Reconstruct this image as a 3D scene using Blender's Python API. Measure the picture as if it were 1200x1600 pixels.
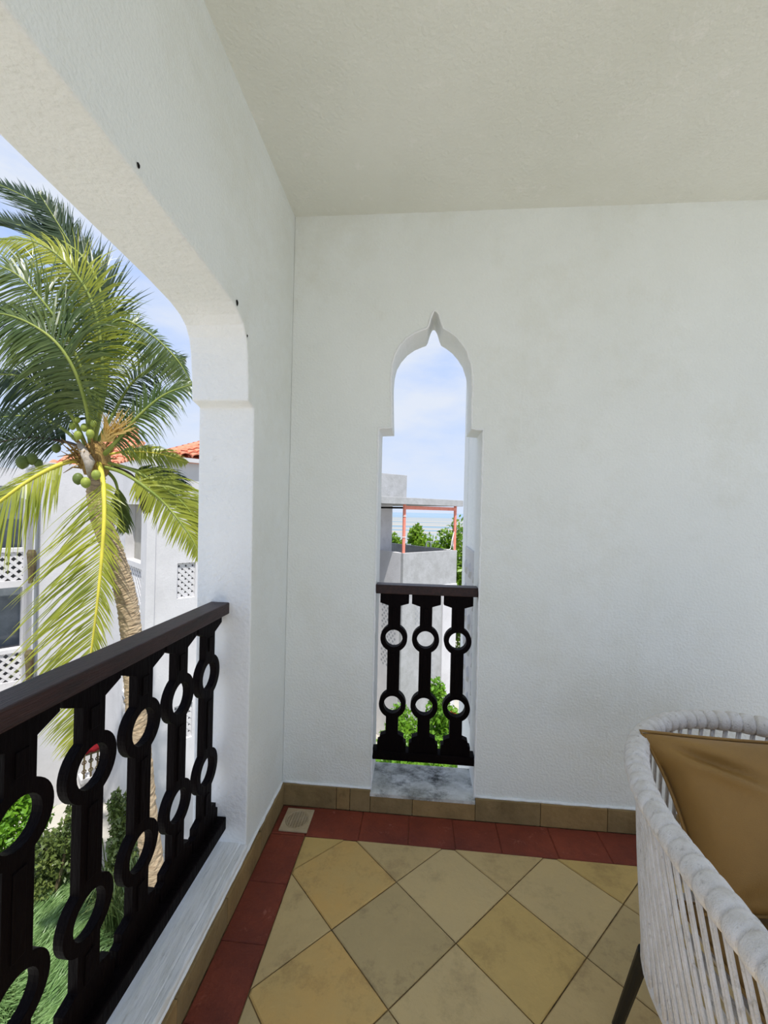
import bpy, bmesh, math, random
import numpy as np
from mathutils import Vector, Matrix
from mathutils.geometry import tessellate_polygon

for o in list(bpy.data.objects): bpy.data.objects.remove(o)
SC = bpy.context.scene
COL = SC.collection
rnd = random.Random(7)
npr = np.random.RandomState(3)

# ------------------------------------------------------------ camera
F_PX, YAW, PITCH, ROLL = 659.14, .0851, -.0004, .0232
CAM = np.array([.6181, -1.9431, 1.38])
Fv = np.array([-math.sin(YAW)*math.cos(PITCH), math.cos(YAW)*math.cos(PITCH), math.sin(PITCH)])
R0 = np.cross(Fv, [0, 0, 1]); R0 /= np.linalg.norm(R0); U0 = np.cross(R0, Fv)
Rv = math.cos(ROLL)*R0 + math.sin(ROLL)*U0
Uv = -math.sin(ROLL)*R0 + math.cos(ROLL)*U0
cd = bpy.data.cameras.new('camera'); cam = bpy.data.objects.new('camera', cd); COL.objects.link(cam)
cd.sensor_fit = 'VERTICAL'; cd.sensor_height = 24; cd.lens = 24*F_PX/1600
cd.clip_start = .05; cd.clip_end = 40000
m = Matrix.Identity(4)
for i in range(3):
    m[i][0] = Rv[i]; m[i][1] = Uv[i]; m[i][2] = -Fv[i]; m[i][3] = CAM[i]
cam.matrix_world = m
SC.camera = cam

# ------------------------------------------------------------ light
SC.view_settings.view_transform = 'Standard'; SC.view_settings.look = 'None'
SC.view_settings.gamma = 1; SC.view_settings.use_curve_mapping = False
SC.view_settings.exposure = 0.90
SUN_STRENGTH = 2.9
sun_to = Vector((.16, -.42, 1.0)).normalized()
sd = bpy.data.lights.new('sun', 'SUN'); sd.energy = SUN_STRENGTH; sd.angle = .012; sd.color = (1, .975, .93)
so = bpy.data.objects.new('sun', sd); COL.objects.link(so)
so.rotation_euler = sun_to.to_track_quat('Z', 'Y').to_euler()

W = bpy.data.worlds.new('sky'); SC.world = W; W.use_nodes = True
nt = W.node_tree; nt.nodes.clear()
def N(t, ty, **kw):
    n = t.nodes.new(ty)
    for k, v in kw.items():
        if k.startswith('i_'): n.inputs[k[2:].replace('_', ' ')].default_value = v
        else: setattr(n, k, v)
    return n
tc = N(nt, 'ShaderNodeTexCoord')
sx = N(nt, 'ShaderNodeSeparateXYZ'); nt.links.new(tc.outputs['Generated'], sx.inputs[0])
ramp = N(nt, 'ShaderNodeValToRGB')
ramp.color_ramp.elements[0].position = 0; ramp.color_ramp.elements[0].color = (.37, .43, .535, 1)
ramp.color_ramp.elements[1].position = .75; ramp.color_ramp.elements[1].color = (.17, .28, .56, 1)
nt.links.new(sx.outputs['Z'], ramp.inputs[0])
mp = N(nt, 'ShaderNodeMapping'); mp.inputs['Scale'].default_value = (1.2, 1.2, 3.4); mp.inputs['Location'].default_value = (3.1, 1.2, .3)
nt.links.new(tc.outputs['Generated'], mp.inputs[0])
no = N(nt, 'ShaderNodeTexNoise'); no.inputs['Scale'].default_value = 2.4; no.inputs['Detail'].default_value = 7; no.inputs['Roughness'].default_value = .6
nt.links.new(mp.outputs[0], no.inputs['Vector'])
cr = N(nt, 'ShaderNodeValToRGB'); cr.color_ramp.elements[0].position = .36; cr.color_ramp.elements[1].position = .64
nt.links.new(no.outputs[0], cr.inputs[0])
mx = N(nt, 'ShaderNodeMix', data_type='RGBA'); nt.links.new(cr.outputs[0], mx.inputs[0])
nt.links.new(ramp.outputs[0], mx.inputs[6]); mx.inputs[7].default_value = (.41, .445, .51, 1)
bg = N(nt, 'ShaderNodeBackground'); bg.inputs[1].default_value = 1.0
nt.links.new(mx.outputs[2], bg.inputs[0])
wo = N(nt, 'ShaderNodeOutputWorld'); nt.links.new(bg.outputs[0], wo.inputs[0])

# ------------------------------------------------------------ helpers
def S(c):
    return tuple(((x/255)/12.92 if x/255 <= .04045 else ((x/255+.055)/1.055)**2.4) for x in c)

MATS = {}
def mat(name, col, rough=.8, col2=None, scale=6, bump=0, bscale=60, detail=6, lo=.35, hi=.65, metal=0, spec=.3, trans=0, stretch=None, col3=None, scale3=2, lo3=.55, hi3=.75):
    if name in MATS: return MATS[name]
    M = bpy.data.materials.new(name); M.use_nodes = True; t = M.node_tree
    b = t.nodes['Principled BSDF']; out = t.nodes['Material Output']
    b.inputs['Roughness'].default_value = rough; b.inputs['Metallic'].default_value = metal
    b.inputs['Specular IOR Level'].default_value = spec
    c1 = (*S(col), 1); b.inputs['Base Color'].default_value = c1
    tc = N(t, 'ShaderNodeTexCoord'); mp = N(t, 'ShaderNodeMapping'); t.links.new(tc.outputs['Object'], mp.inputs[0])
    if stretch: mp.inputs['Scale'].default_value = stretch
    src = None
    if col2:
        n = N(t, 'ShaderNodeTexNoise'); n.inputs['Scale'].default_value = scale; n.inputs['Detail'].default_value = detail; n.inputs['Roughness'].default_value = .65
        t.links.new(mp.outputs[0], n.inputs['Vector'])
        r = N(t, 'ShaderNodeValToRGB'); r.color_ramp.elements[0].position = lo; r.color_ramp.elements[1].position = hi
        r.color_ramp.elements[0].color = c1; r.color_ramp.elements[1].color = (*S(col2), 1)
        t.links.new(n.outputs[0], r.inputs[0]); src = r.outputs[0]
        if col3:
            n3 = N(t, 'ShaderNodeTexNoise'); n3.inputs['Scale'].default_value = scale3; n3.inputs['Detail'].default_value = 8; n3.inputs['Roughness'].default_value = .75
            ofs = N(t, 'ShaderNodeVectorMath', operation='ADD'); ofs.inputs[1].default_value = (3.3, 7.7, 1.9)
            t.links.new(mp.outputs[0], ofs.inputs[0]); t.links.new(ofs.outputs[0], n3.inputs['Vector'])
            r3 = N(t, 'ShaderNodeValToRGB'); r3.color_ramp.elements[0].position = lo3; r3.color_ramp.elements[1].position = hi3
            t.links.new(n3.outputs[0], r3.inputs[0])
            mm = N(t, 'ShaderNodeMix', data_type='RGBA'); t.links.new(r3.outputs[0], mm.inputs[0]); t.links.new(src, mm.inputs[6]); mm.inputs[7].default_value = (*S(col3), 1)
            src = mm.outputs[2]
        t.links.new(src, b.inputs['Base Color'])
    if bump:
        n2 = N(t, 'ShaderNodeTexNoise'); n2.inputs['Scale'].default_value = bscale; n2.inputs['Detail'].default_value = 5
        t.links.new(mp.outputs[0], n2.inputs['Vector'])
        bp = N(t, 'ShaderNodeBump'); bp.inputs['Strength'].default_value = bump; bp.inputs['Distance'].default_value = .01
        t.links.new(n2.outputs[0], bp.inputs['Height']); t.links.new(bp.outputs[0], b.inputs['Normal'])
    if trans:
        tr = N(t, 'ShaderNodeBsdfTranslucent'); ms = N(t, 'ShaderNodeMixShader'); ms.inputs[0].default_value = trans
        if src: t.links.new(src, tr.inputs[0])
        else: tr.inputs[0].default_value = c1
        t.links.new(b.outputs[0], ms.inputs[1]); t.links.new(tr.outputs[0], ms.inputs[2]); t.links.new(ms.outputs[0], out.inputs[0])
    MATS[name] = M
    return M

def obj(name, verts, faces, m, parent=None, kind=None, smooth=False, loc=None, bevel=0, fmats=None, bseg=2, label=None):
    """verts in world space; the object's origin is its top-level root's (or loc, or first-vertex mean)"""
    v = np.array(verts, float).reshape(-1, 3)
    if parent is not None:
        org = np.array(parent['_o'])
    else:
        org = np.array(loc if loc is not None else [v[:, 0].mean(), v[:, 1].mean(), v[:, 2].min()])
    me = bpy.data.meshes.new(name)
    me.from_pydata((v-org).tolist(), [], faces)
    ms = m if isinstance(m, (list, tuple)) else [m]
    for q in ms: me.materials.append(q)
    if fmats is not None: me.polygons.foreach_set('material_index', fmats)
    if smooth: me.polygons.foreach_set('use_smooth', [True]*len(me.polygons))
    me.update()
    o = bpy.data.objects.new(name, me); COL.objects.link(o)
    o['_o'] = org.tolist()
    if parent is not None: o.parent = parent
    else: o.location = org
    if kind: o['kind'] = kind
    if label: o['label'] = label
    if bevel:
        b = o.modifiers.new('bevel', 'BEVEL'); b.width = bevel; b.segments = bseg; b.limit_method = 'ANGLE'; b.angle_limit = .6
    return o
def empty(name, loc, label, cat, group=None):
    o = bpy.data.objects.new(name, None); COL.objects.link(o); o.location = loc; o['_o'] = list(map(float, loc))
    o.empty_display_size = .1
    o['label'] = label; o['category'] = cat
    if group: o['group'] = group
    return o
def tag(o, label, cat, group=None, kind=None):
    o['label'] = label; o['category'] = cat
    if group: o['group'] = group
    if kind: o['kind'] = kind
    return o
def copy_at(o, d, parent=None):
    c = o.copy(); COL.objects.link(c)
    if parent is not None: c.parent = parent
    c.location = Vector(o.location)+Vector(d)
    return c

class MB:
    def __init__(s): s.v = []; s.f = []; s.m = []
    def add(s, v, f, m=0):
        n = len(s.v); s.v += [tuple(map(float, p)) for p in v]; s.f += [tuple(i+n for i in q) for q in f]; s.m += [m]*len(f); return s
    def box(s, a, b, m=0, ax=None, o=None):
        """box between corners a and b in frame (o, ax) """
        P = []
        for z in (a[2], b[2]):
            for (x, y) in ((a[0], a[1]), (b[0], a[1]), (b[0], b[1]), (a[0], b[1])): P.append((x, y, z))
        if ax is not None: P = [tuple(np.array(o)+p[0]*np.array(ax[0])+p[1]*np.array(ax[1])+p[2]*np.array(ax[2])) for p in P]
        return s.add(P, [(3, 2, 1, 0), (4, 5, 6, 7), (0, 1, 5, 4), (1, 2, 6, 5), (2, 3, 7, 6), (3, 0, 4, 7)], m)
    def tube(s, pts, r, seg=8, m=0, closed=False, cap=True):
        pts = [np.array(p, float) for p in pts]; n = len(pts)
        rr = r if hasattr(r, '__len__') else [r]*n
        T = []
        for i in range(n):
            a = pts[(i-1) % n] if (closed or i) else pts[i]; b = pts[(i+1) % n] if (closed or i < n-1) else pts[i]
            d = b-a; T.append(d/(np.linalg.norm(d)+1e-12))
        up = np.array([0, 0, 1.]) if abs(T[0][2]) < .9 else np.array([1., 0, 0])
        nn = np.cross(T[0], up); nn /= np.linalg.norm(nn)
        V = []
        for i in range(n):
            nn = nn-T[i]*(nn@T[i]); nn /= np.linalg.norm(nn); bb = np.cross(T[i], nn)
            for k in range(seg):
                a = 2*math.pi*k/seg; V.append(pts[i]+rr[i]*(math.cos(a)*nn+math.sin(a)*bb))
        Fc = []
        for i in range(n if closed else n-1):
            j = (i+1) % n
            for k in range(seg): k2 = (k+1) % seg; Fc.append((i*seg+k, i*seg+k2, j*seg+k2, j*seg+k))
        if cap and not closed: Fc += [tuple(range(seg))[::-1], tuple((n-1)*seg+k for k in range(seg))]
        return s.add(V, Fc, m)
    def build(s, name, m, parent=None, **k):
        return obj(name, s.v, s.f, m, parent, fmats=s.m, **k)

def cr_spline(P, n=8):
    P = [np.array(p, float) for p in P]; P = [2*P[0]-P[1]]+P+[2*P[-1]-P[-2]]; out = []
    for i in range(1, len(P)-2):
        for k in range(n):
            t = k/n
            out.append(.5*((2*P[i])+(-P[i-1]+P[i+1])*t+(2*P[i-1]-5*P[i]+4*P[i+1]-P[i+2])*t*t+(-P[i-1]+3*P[i]-3*P[i+1]+P[i+2])*t**3))
    out.append(P[-2]); return out

def slab(name, outer, holes, fn, m, parent=None, loc=None, kind=None, reveal=0, bevel=0):
    """a flat plate: 2D outline and holes, fn(u, v, side) -> world point; sides of holes take material index 'reveal'"""
    loops = [outer]+holes
    flat = [p for l in loops for p in l]
    tri = tessellate_polygon([[Vector((p[0], p[1], 0)) for p in l] for l in loops])
    n = len(flat)
    V = [fn(p[0], p[1], 0) for p in flat]+[fn(p[0], p[1], 1) for p in flat]
    Fc = []; fm = []
    for t in tri:
        Fc.append(tuple(t)); Fc.append(tuple(i+n for i in reversed(t))); fm += [0, 0]
    k = 0
    for li, l in enumerate(loops):
        L = len(l)
        for i in range(L):
            a, b = k+i, k+(i+1) % L
            Fc.append((a, b, b+n, a+n)); fm.append(reveal if li else 0)
        k += L
    o = obj(name, V, Fc, m, parent, kind=kind, loc=loc, fmats=fm)
    bm = bmesh.new(); bm.from_mesh(o.data); bmesh.ops.recalc_face_normals(bm, faces=bm.faces[:])
    bmesh.ops.dissolve_limit(bm, angle_limit=.001, verts=bm.verts[:], edges=bm.edges[:], delimit={'MATERIAL'})
    bm.to_mesh(o.data); bm.free()
    if bevel:
        b = o.modifiers.new('bevel', 'BEVEL'); b.width = bevel; b.segments = 2; b.limit_method = 'ANGLE'; b.angle_limit = .5
    return o

# horizontal frame turned like the photographer's view: a to the right, b away
Rh = np.array([math.cos(YAW), math.sin(YAW), 0]); Fh = np.array([-math.sin(YAW), math.cos(YAW), 0])
def G(a, b, z): return np.array([CAM[0], CAM[1], 0])+a*Rh+b*Fh+np.array([0, 0, z])
def at(x, y, d):   # point seen in direction (x,y) at depth d
    return CAM+d*(Fv+(x-600)/F_PX*Rv-(y-800)/F_PX*Uv)

# ------------------------------------------------------------ materials
M_wall = mat('plaster_wall', (230, 233, 227), .9, (236, 239, 234), 1.6, .45, 95, col3=(218, 218, 204), scale3=1.1, lo3=.5, hi3=.85)
M_ceil = mat('plaster_ceiling', (220, 222, 212), .92, (230, 232, 224), 1.1, .38, 80, col3=(236, 236, 230), scale3=9, lo3=.58, hi3=.72)
M_white = mat('white_paint_with_skylight', (236, 238, 236), .8, (242, 243, 241), 5, .6, 60, col3=(206, 206, 194), scale3=14, lo3=.62, hi3=.8)  # white paint, whiter than the wall to put sky light on the reveals
M_sill = mat('weathered_sill_paint', (240, 241, 238), .75, (224, 225, 219), 14, .9, 35, lo=.40, hi=.66, col3=(164, 164, 152), scale3=20, lo3=.56, hi3=.80, stretch=(2.4, .4, 1))
M_sillw = mat('mould_stained_sill', (222, 222, 216), .85, (170, 170, 160), 9, .7, 40, col3=(44, 46, 42), scale3=9, lo3=.46, hi3=.66, stretch=(.8, 1, 1))
M_black = mat('dark_hardwood', (6, 3, 4), .6, (12, 6, 7), 9, .35, 90, stretch=(1, 1, .15), spec=.06)
M_rail = mat('red_brown_hardwood', (28, 13, 12), .45, (52, 27, 24), 14, .3, 60, stretch=(6, .5, 6), spec=.4)
M_red = mat('red_cement', (140, 66, 44), .7, (104, 48, 34), 3, .4, 60, col3=(180, 116, 96), scale3=12, lo3=.60, hi3=.78, spec=.35)
M_grout = mat('dark_joint', (140, 114, 74), .95, (70, 58, 40), 20, .4, 80)
M_skirt = [mat('skirting_stone_%s' % n, c, .75, c2, 8, .35, 50, col3=(74, 62, 38), scale3=6, lo3=.55, hi3=.8) for n, c, c2 in
           (('a', (146, 124, 84), (124, 104, 68)), ('b', (158, 130, 84), (134, 110, 70)))]
def tilem(n, c, c2, c3): return mat('floor_stone_'+n, c, .62, c2, 4, .5, 30, col3=c3, scale3=5, lo3=.52, hi3=.80, spec=.3)
M_tile = {'ochre': tilem('ochre', (210, 170, 100), (200, 170, 108), (140, 112, 70)),
          'yellow': tilem('yellow', (206, 174, 106), (196, 166, 102), (148, 122, 74)),
          'grey': tilem('grey', (200, 176, 126), (206, 180, 126), (150, 130, 92)),
          'tan': tilem('tan', (202, 176, 122), (192, 166, 114), (138, 116, 78)),
          'dark': tilem('dark', (182, 160, 112), (192, 168, 118), (108, 92, 66))}
M_drain = mat('beige_plastic', (196, 178, 146), .55, (178, 158, 124), 12, .1, 60)
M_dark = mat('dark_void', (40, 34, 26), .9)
M_ext = mat('white_exterior_plaster', (200, 198, 198), .9, (212, 210, 210), 1.2, .4, 25, col3=(176, 172, 170), scale3=1.5, lo3=.55, hi3=.85)
M_extg = mat('rough_grey_plaster', (160, 160, 158), .95, (176, 176, 176), 3, .6, 20, col3=(156, 156, 154), scale3=4, lo3=.5, hi3=.7)
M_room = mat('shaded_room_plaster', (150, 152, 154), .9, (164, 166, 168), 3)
M_curt = mat('grey_shutter', (150, 146, 138), .8, (166, 162, 152), 3, .2, 40)
M_glass = mat('dark_window_glass', (104, 112, 118), .15, (128, 136, 142), 2, spec=.6)
M_roof = mat('terracotta_tile', (206, 124, 94), .8, (222, 148, 118), 9, .3, 30)
M_salmon = mat('salmon_painted_post', (222, 132, 112), .6, (232, 148, 128), 8, .15, 40)
M_rope = mat('white_cord', (226, 226, 222), .8)
M_trunk = mat('palm_bark', (142, 122, 96), .9, (182, 162, 132), 9, .8, 25, stretch=(1, 1, 3), col3=(96, 78, 58), scale3=12, lo3=.58, hi3=.74)
M_husk = mat('dry_palm_sheath', (176, 146, 84), .9, (120, 88, 50), 14, .6, 40, stretch=(3, 3, 1))
M_stem = mat('frond_stem_yellow', (214, 200, 72), .6, (190, 180, 70), 4)
M_stemg = mat('frond_stem_green', (120, 136, 60), .6, (150, 158, 76), 4)
def leafm(n, c, c2, tr=.4): return mat('leaf_'+n, c, .34, c2, 1.7, lo=.3, hi=.7, detail=3, spec=.5, trans=tr)
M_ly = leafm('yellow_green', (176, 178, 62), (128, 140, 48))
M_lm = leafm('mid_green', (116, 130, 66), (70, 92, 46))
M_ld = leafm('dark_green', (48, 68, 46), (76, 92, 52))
M_lb = leafm('dry_brown', (92, 72, 52), (64, 50, 40), .2)
M_coco = mat('green_coconut', (150, 160, 70), .5, (120, 134, 56), 12)
M_cocod = mat('dark_green_coconut', (84, 98, 44), .5, (104, 118, 56), 12)
M_bush = leafm('bush_bright', (126, 168, 48), (90, 140, 36), .35)
M_bushd = leafm('bush_olive', (122, 134, 70), (78, 98, 48), .3)
M_tree = leafm('tree_green', (140, 172, 48), (92, 134, 36), .35)
M_grass = leafm('grass', (116, 152, 86), (162, 190, 126), .35)
M_grass2 = leafm('tall_grass', (112, 128, 74), (76, 96, 52), .3)
M_flower = mat('red_flower', (214, 70, 60), .6)
M_soil = mat('garden_soil', (86, 92, 52), .95, (64, 82, 40), 3, .5, 12)
M_ground = mat('pale_paving', (190, 184, 172), .9, (172, 168, 156), 1)
M_towel = mat('red_cloth', (150, 26, 34), .9, (120, 20, 30), 8)
M_ropeg = mat('grey_rope', (216, 210, 200), .95, (236, 232, 226), 30, .5, 420, col3=(150, 142, 132), scale3=70, lo3=.56, hi3=.76, stretch=(1, 1, .5))
M_cush = mat('brown_cushion_fabric', (150, 114, 58), .62, (134, 102, 52), 3, .25, 420, col3=(150, 122, 78), scale3=5, lo3=.58, hi3=.85, spec=.35)
M_metal = mat('black_metal', (12, 12, 14), .4, spec=.5)
M_spot = mat('black_speck', (14, 12, 10), .9)
M_timber = mat('weathered_timber', (84, 64, 48), .9, (110, 104, 72), 10, .5, 40)

# sea and sand far below
def water_mat():
    M = bpy.data.materials.new('tidal_flats_and_sea'); M.use_nodes = True; t = M.node_tree; b = t.nodes['Principled BSDF']
    tc = N(t, 'ShaderNodeTexCoord'); mp = N(t, 'ShaderNodeMapping'); mp.inputs['Scale'].default_value = (.0012, .012, 1)
    t.links.new(tc.outputs['Object'], mp.inputs[0])
    n = N(t, 'ShaderNodeTexNoise'); n.inputs['Scale'].default_value = 1.0; n.inputs['Detail'].default_value = 5
    t.links.new(mp.outputs[0], n.inputs['Vector'])
    r = N(t, 'ShaderNodeValToRGB'); e = r.color_ramp.elements
    e[0].position = .40; e[0].color = (*S((120, 142, 154)), 1); e[1].position = .56; e[1].color = (*S((168, 160, 146)), 1)
    x = e.new(.48); x.color = (*S((148, 156, 160)), 1)
    t.links.new(n.outputs[0], r.inputs[0]); t.links.new(r.outputs[0], b.inputs['Base Color']); b.inputs['Roughness'].default_value = .7
    b.inputs['Specular IOR Level'].default_value = .1
    return M
M_sand = water_mat()
M_sea = mat('open_sea', (126, 148, 164), .6, (140, 160, 174), .0008, spec=.2)

# ------------------------------------------------------------ setting: the balcony
H = 2.7586; TH = .212
# back wall with the pointed opening
hole = [(.421, .085), (.893, .085), (.895, 1.762), (.842, 1.766)]
right = [(.843, 1.90), (.842, 2.00), (.834, 2.06), (.815, 2.116), (.790, 2.155), (.762, 2.187), (.730, 2.212), (.706, 2.226), (.697, 2.245), (.690, 2.268), (.683, 2.288), (.674, 2.303), (.666, 2.308)]
left = [(.658, 2.303), (.651, 2.288), (.644, 2.266), (.637, 2.240), (.630, 2.227), (.600, 2.216), (.570, 2.203), (.535, 2.178), (.505, 2.143), (.484, 2.105), (.474, 2.06), (.470, 2.00), (.473, 1.90)]
hole += right+left+[(.479, 1.768), (.418, 1.766)]
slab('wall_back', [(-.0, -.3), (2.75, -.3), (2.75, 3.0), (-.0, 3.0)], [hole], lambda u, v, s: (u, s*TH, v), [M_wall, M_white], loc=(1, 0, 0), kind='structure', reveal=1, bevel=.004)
wbk = bpy.data.objects['wall_back']
lip = []
for k in range(len(hole)):
    if k == 0: continue
    p, q = hole[k], hole[(k+1) % len(hole)]
    n_ = max(1, int(math.hypot(q[0]-p[0], q[1]-p[1])/.02))
    for e in range(n_): lip.append((p[0]+(q[0]-p[0])*e/n_+rnd.uniform(-.0012, .0012), .0015, p[1]+(q[1]-p[1])*e/n_+rnd.uniform(-.0012, .0012)))
lip.append((hole[0][0], .0015, hole[0][1]))
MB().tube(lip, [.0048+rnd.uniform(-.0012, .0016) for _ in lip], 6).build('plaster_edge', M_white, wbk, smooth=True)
# left wall with the wide flat arch
YE = -2.3
arch = [(-.415, .125), (-.42, 1.0), (-.432, 1.752), (-.487, 1.765), (-.492, 1.85), (-.502, 1.93), (-.516, 1.98), (-.540, 2.013), (-.575, 2.033), (-.63, 2.048), (-.75, 2.062), (-.95, 2.076), (-1.2, 2.094), (-1.4, 2.104), (-1.55, 2.092),
        (-1.83, 2.062), (-1.94, 2.045), (-1.985, 2.0), (-2.0, 1.85), (-2.002, 1.765), (-2.06, 1.752), (-2.07, .125)]
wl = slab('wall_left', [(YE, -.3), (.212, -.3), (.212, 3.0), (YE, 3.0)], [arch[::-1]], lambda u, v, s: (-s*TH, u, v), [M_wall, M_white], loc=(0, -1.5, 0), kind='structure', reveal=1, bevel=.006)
# sills: proper caps of their own
mb = MB(); mb.box((-.215, -2.072, .08), (-.022, -.413, .130)); mb.box((-.024, -2.074, .08), (.005, -.411, .1265))
mb.build('sill_cap', M_sill, wl, bevel=.006)
wbk = bpy.data.objects['wall_back']
mb = MB(); mb.add([(.419, -.018, .074), (.895, -.018, .074), (.895, -.018, .088), (.419, -.018, .088), (.419, .01, .092), (.895, .01, .092), (.895, .215, .095), (.419, .215, .095), (.419, .215, .05), (.895, .215, .05)],
              [(0, 1, 2, 3), (3, 2, 5, 4), (4, 5, 6, 7), (7, 6, 9, 8), (0, 3, 4, 7, 8), (1, 9, 6, 5, 2)])
mb.build('sill_cap', M_sillw, wbk)
# post, roof and floor slabs; unseen right and front left open for more daylight
MB().box((2.55, YE, -.3), (2.75, YE+.2, H)).build('trim_post', M_wall, kind='structure')
obj('ceiling', *(lambda b: (b.v, b.f))(MB().box((-.0, YE, H), (2.75, 0, 3.0))), M_ceil, kind='structure')
fl = obj('floor', *(lambda b: (b.v, b.f))(MB().box((0, YE, -.3), (2.75, 0, -.005))), M_grout, kind='structure')

# floor tiles laid as diamonds, clipped to the field inside the red border
def clip(poly, a, b, c):        # keep a*x+b*y <= c
    out = []
    for i in range(len(poly)):
        p, q = poly[i], poly[(i+1) % len(poly)]
        dp, dq = a*p[0]+b*p[1]-c, a*q[0]+b*q[1]-c
        if dp <= 0: out.append(p)
        if (dp < 0 < dq) or (dq < 0 < dp):
            t = dp/(dp-dq); out.append((p[0]+t*(q[0]-p[0]), p[1]+t*(q[1]-p[1])))
    return out
def tile(name, poly, m, parent, z=0, gap=.002, th=.012):
    cx = sum(p[0] for p in poly)/len(poly); cy = sum(p[1] for p in poly)/len(poly)
    n = len(poly); V = []
    def ins(g): 
        r = []
        for p in poly:
            d = math.hypot(p[0]-cx, p[1]-cy) or 1; k = max(0, 1-g*1.3/d); r.append((cx+(p[0]-cx)*k, cy+(p[1]-cy)*k))
        return r
    a, b = ins(gap), ins(gap+.004)
    tx, ty = rnd.uniform(-.004, .004), rnd.uniform(-.004, .004)
    V = [(p[0], p[1], z-th) for p in a]+[(p[0], p[1], z-.003) for p in a]+[(p[0], p[1], z+tx*(p[0]-cx)+ty*(p[1]-cy)) for p in b]
    Fc = [tuple(range(2*n, 3*n)), tuple(reversed(range(n)))]
    for i in range(n):
        j = (i+1) % n; Fc += [(i, j, n+j, n+i), (n+i, n+j, 2*n+j, 2*n+i)]
    return obj(name, V, Fc, m, parent)
TA = .2872/math.sqrt(2); OX, OY = .7654, -.5685
special = {(0, 0): 'yellow', (-1, 0): 'grey', (-1, -1): 'dark', (-2, -1): 'ochre', (-1, -2): 'ochre', (0, -1): 'grey', (0, 1): 'grey', (1, 0): 'tan', (1, 1): 'dark', (1, 2): 'tan', (-2, 0): 'tan', (-2, -2): 'tan'}
keys = ['tan', 'grey', 'dark', 'yellow', 'tan', 'grey']
for i in range(-9, 16):
    for j in range(-16, 9):
        P = []
        for (p, q) in ((0, 0), (1, 0), (1, 1), (0, 1)):
            u, v = i+p, j+q; P.append((OX+TA*(u+v), OY+TA*(v-u)))
        for a, b, c in ((-1, 0, -.1635), (1, 0, 2.56), (0, 1, -.1885), (0, -1, 2.14)):
            P = clip(P, a, b, c)
            if len(P) < 3: break
        if len(P) < 3: continue
        ar = abs(sum(P[k][0]*P[(k+1) % len(P)][1]-P[(k+1) % len(P)][0]*P[k][1] for k in range(len(P))))/2
        if ar < .0008: continue
        tile('floor_tile', P, M_tile[special.get((i, j)) or rnd.choice(keys)], fl)
# red cement border slabs
y = -.003; 
xs = [.163, .39, .6, .795, .985, 1.21, 1.42, 1.63, 1.84, 2.05, 2.25, 2.45, 2.56]
tile('border_tile', [(.016, -.1875), (.163, -.1875), (.163, -.016), (.016, -.016)], M_red, fl, gap=.0006)
for a, b in zip(xs[:-1], xs[1:]): tile('border_tile', [(a, -.1865), (b, -.1865), (b, -.016), (a, -.016)], M_red, fl, gap=.0005)
ys = [-.1885, -.42, -.64, -.86, -1.08, -1.3, -1.52, -1.74, -1.93, -2.14]
for a, b in zip(ys[:-1], ys[1:]):
    tile('border_tile', [(.016, b), (.1615, b), (.1615, a), (.016, a)], M_red, fl, gap=.0005)
    tile('border_tile', [(2.5615, b), (2.735, b), (2.735, a), (2.5615, a)], M_red, fl, gap=.0005)
for a, b in ((.163, .9), (.9, 1.7), (1.7, 2.56)): tile('border_tile', [(a, YE+.01), (b, YE+.01), (b, -2.142), (a, -2.142)], M_red, fl, gap=.0005)

# skirting of brown stone pieces
bb = obj('baseboard_back', *(lambda b: (b.v, b.f))(MB().box((.0, -.004, 0), (2.75, .0, .070))), M_grout, kind='structure')
sj = [.0, .263, .326, .614, .896, 1.182, 1.468, 1.75, 2.03, 2.32, 2.6, 2.75]
for k, (a, b) in enumerate(zip(sj[:-1], sj[1:])):
    top = .098 if not (.40 < (a+b)/2 < .9) else .074
    if b < .42 or a >= .89: pass
    segs = [(a, b, .098)]
    if a < .421 < b: segs = [(a, .4205, .098), (.4205, b, .073)]
    elif .421 <= a and b <= .90: segs = [(a, b, .073)]
    mbx = MB()
    for (p, q, z) in segs: mbx.box((p+.001, -.015 - rnd.uniform(0, .002), 0), (q-.001, -.0005, z))
    mbx.build('skirting_tile', M_skirt[k % 2], bb, bevel=.002)
bl = obj('baseboard_left', *(lambda b: (b.v, b.f))(MB().box((.0, YE, 0), (.004, 0, .09))), M_grout, kind='structure')
yy = -.016
k = 0
while yy > YE+.05:
    e = max(yy-.29, YE)
    MB().box((.0005, e+.001, 0), (.015+rnd.uniform(0, .002), yy-.001, .098 if yy > -.3 else .092)).build('skirting_tile', M_skirt[k % 2], bl, bevel=.002)
    yy = e; k += 1
# white plaster bead over the skirting
mb = MB()
for (a, b) in ((.0, .4195), (.8945, 2.75)):
    n = int((b-a)/.03); pts = [(a+(b-a)*i/n, -.003, .1005+rnd.uniform(-.0015, .0015)) for i in range(n+1)]
    mb.tube(pts, [.006+rnd.uniform(-.001, .0015) for _ in pts], 6)
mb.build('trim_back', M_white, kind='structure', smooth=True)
mb = MB(); pts = [(.003, (YE+.01)*i/90, .1005+rnd.uniform(-.0015, .0015)) for i in range(91)]
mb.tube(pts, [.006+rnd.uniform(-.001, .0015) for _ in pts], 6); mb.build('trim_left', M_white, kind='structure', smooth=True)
# dark specks / old bolt holes on the left wall
for (Y, Z, r) in ((-.598, 2.058, .008), (-.512, 1.985, .004), (-1.09, 2.108, .005)):
    mb = MB(); mb.add([(.0015, Y+r*math.cos(a)*(1+.3*math.sin(3*a)), Z+1.3*r*math.sin(a)) for a in np.linspace(0, 2*math.pi, 10)[:-1]]+[(.004, Y, Z)], [(i, (i+1) % 9, 9) for i in range(9)])
    mb.build('nail_hole', M_spot, wl)

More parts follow.
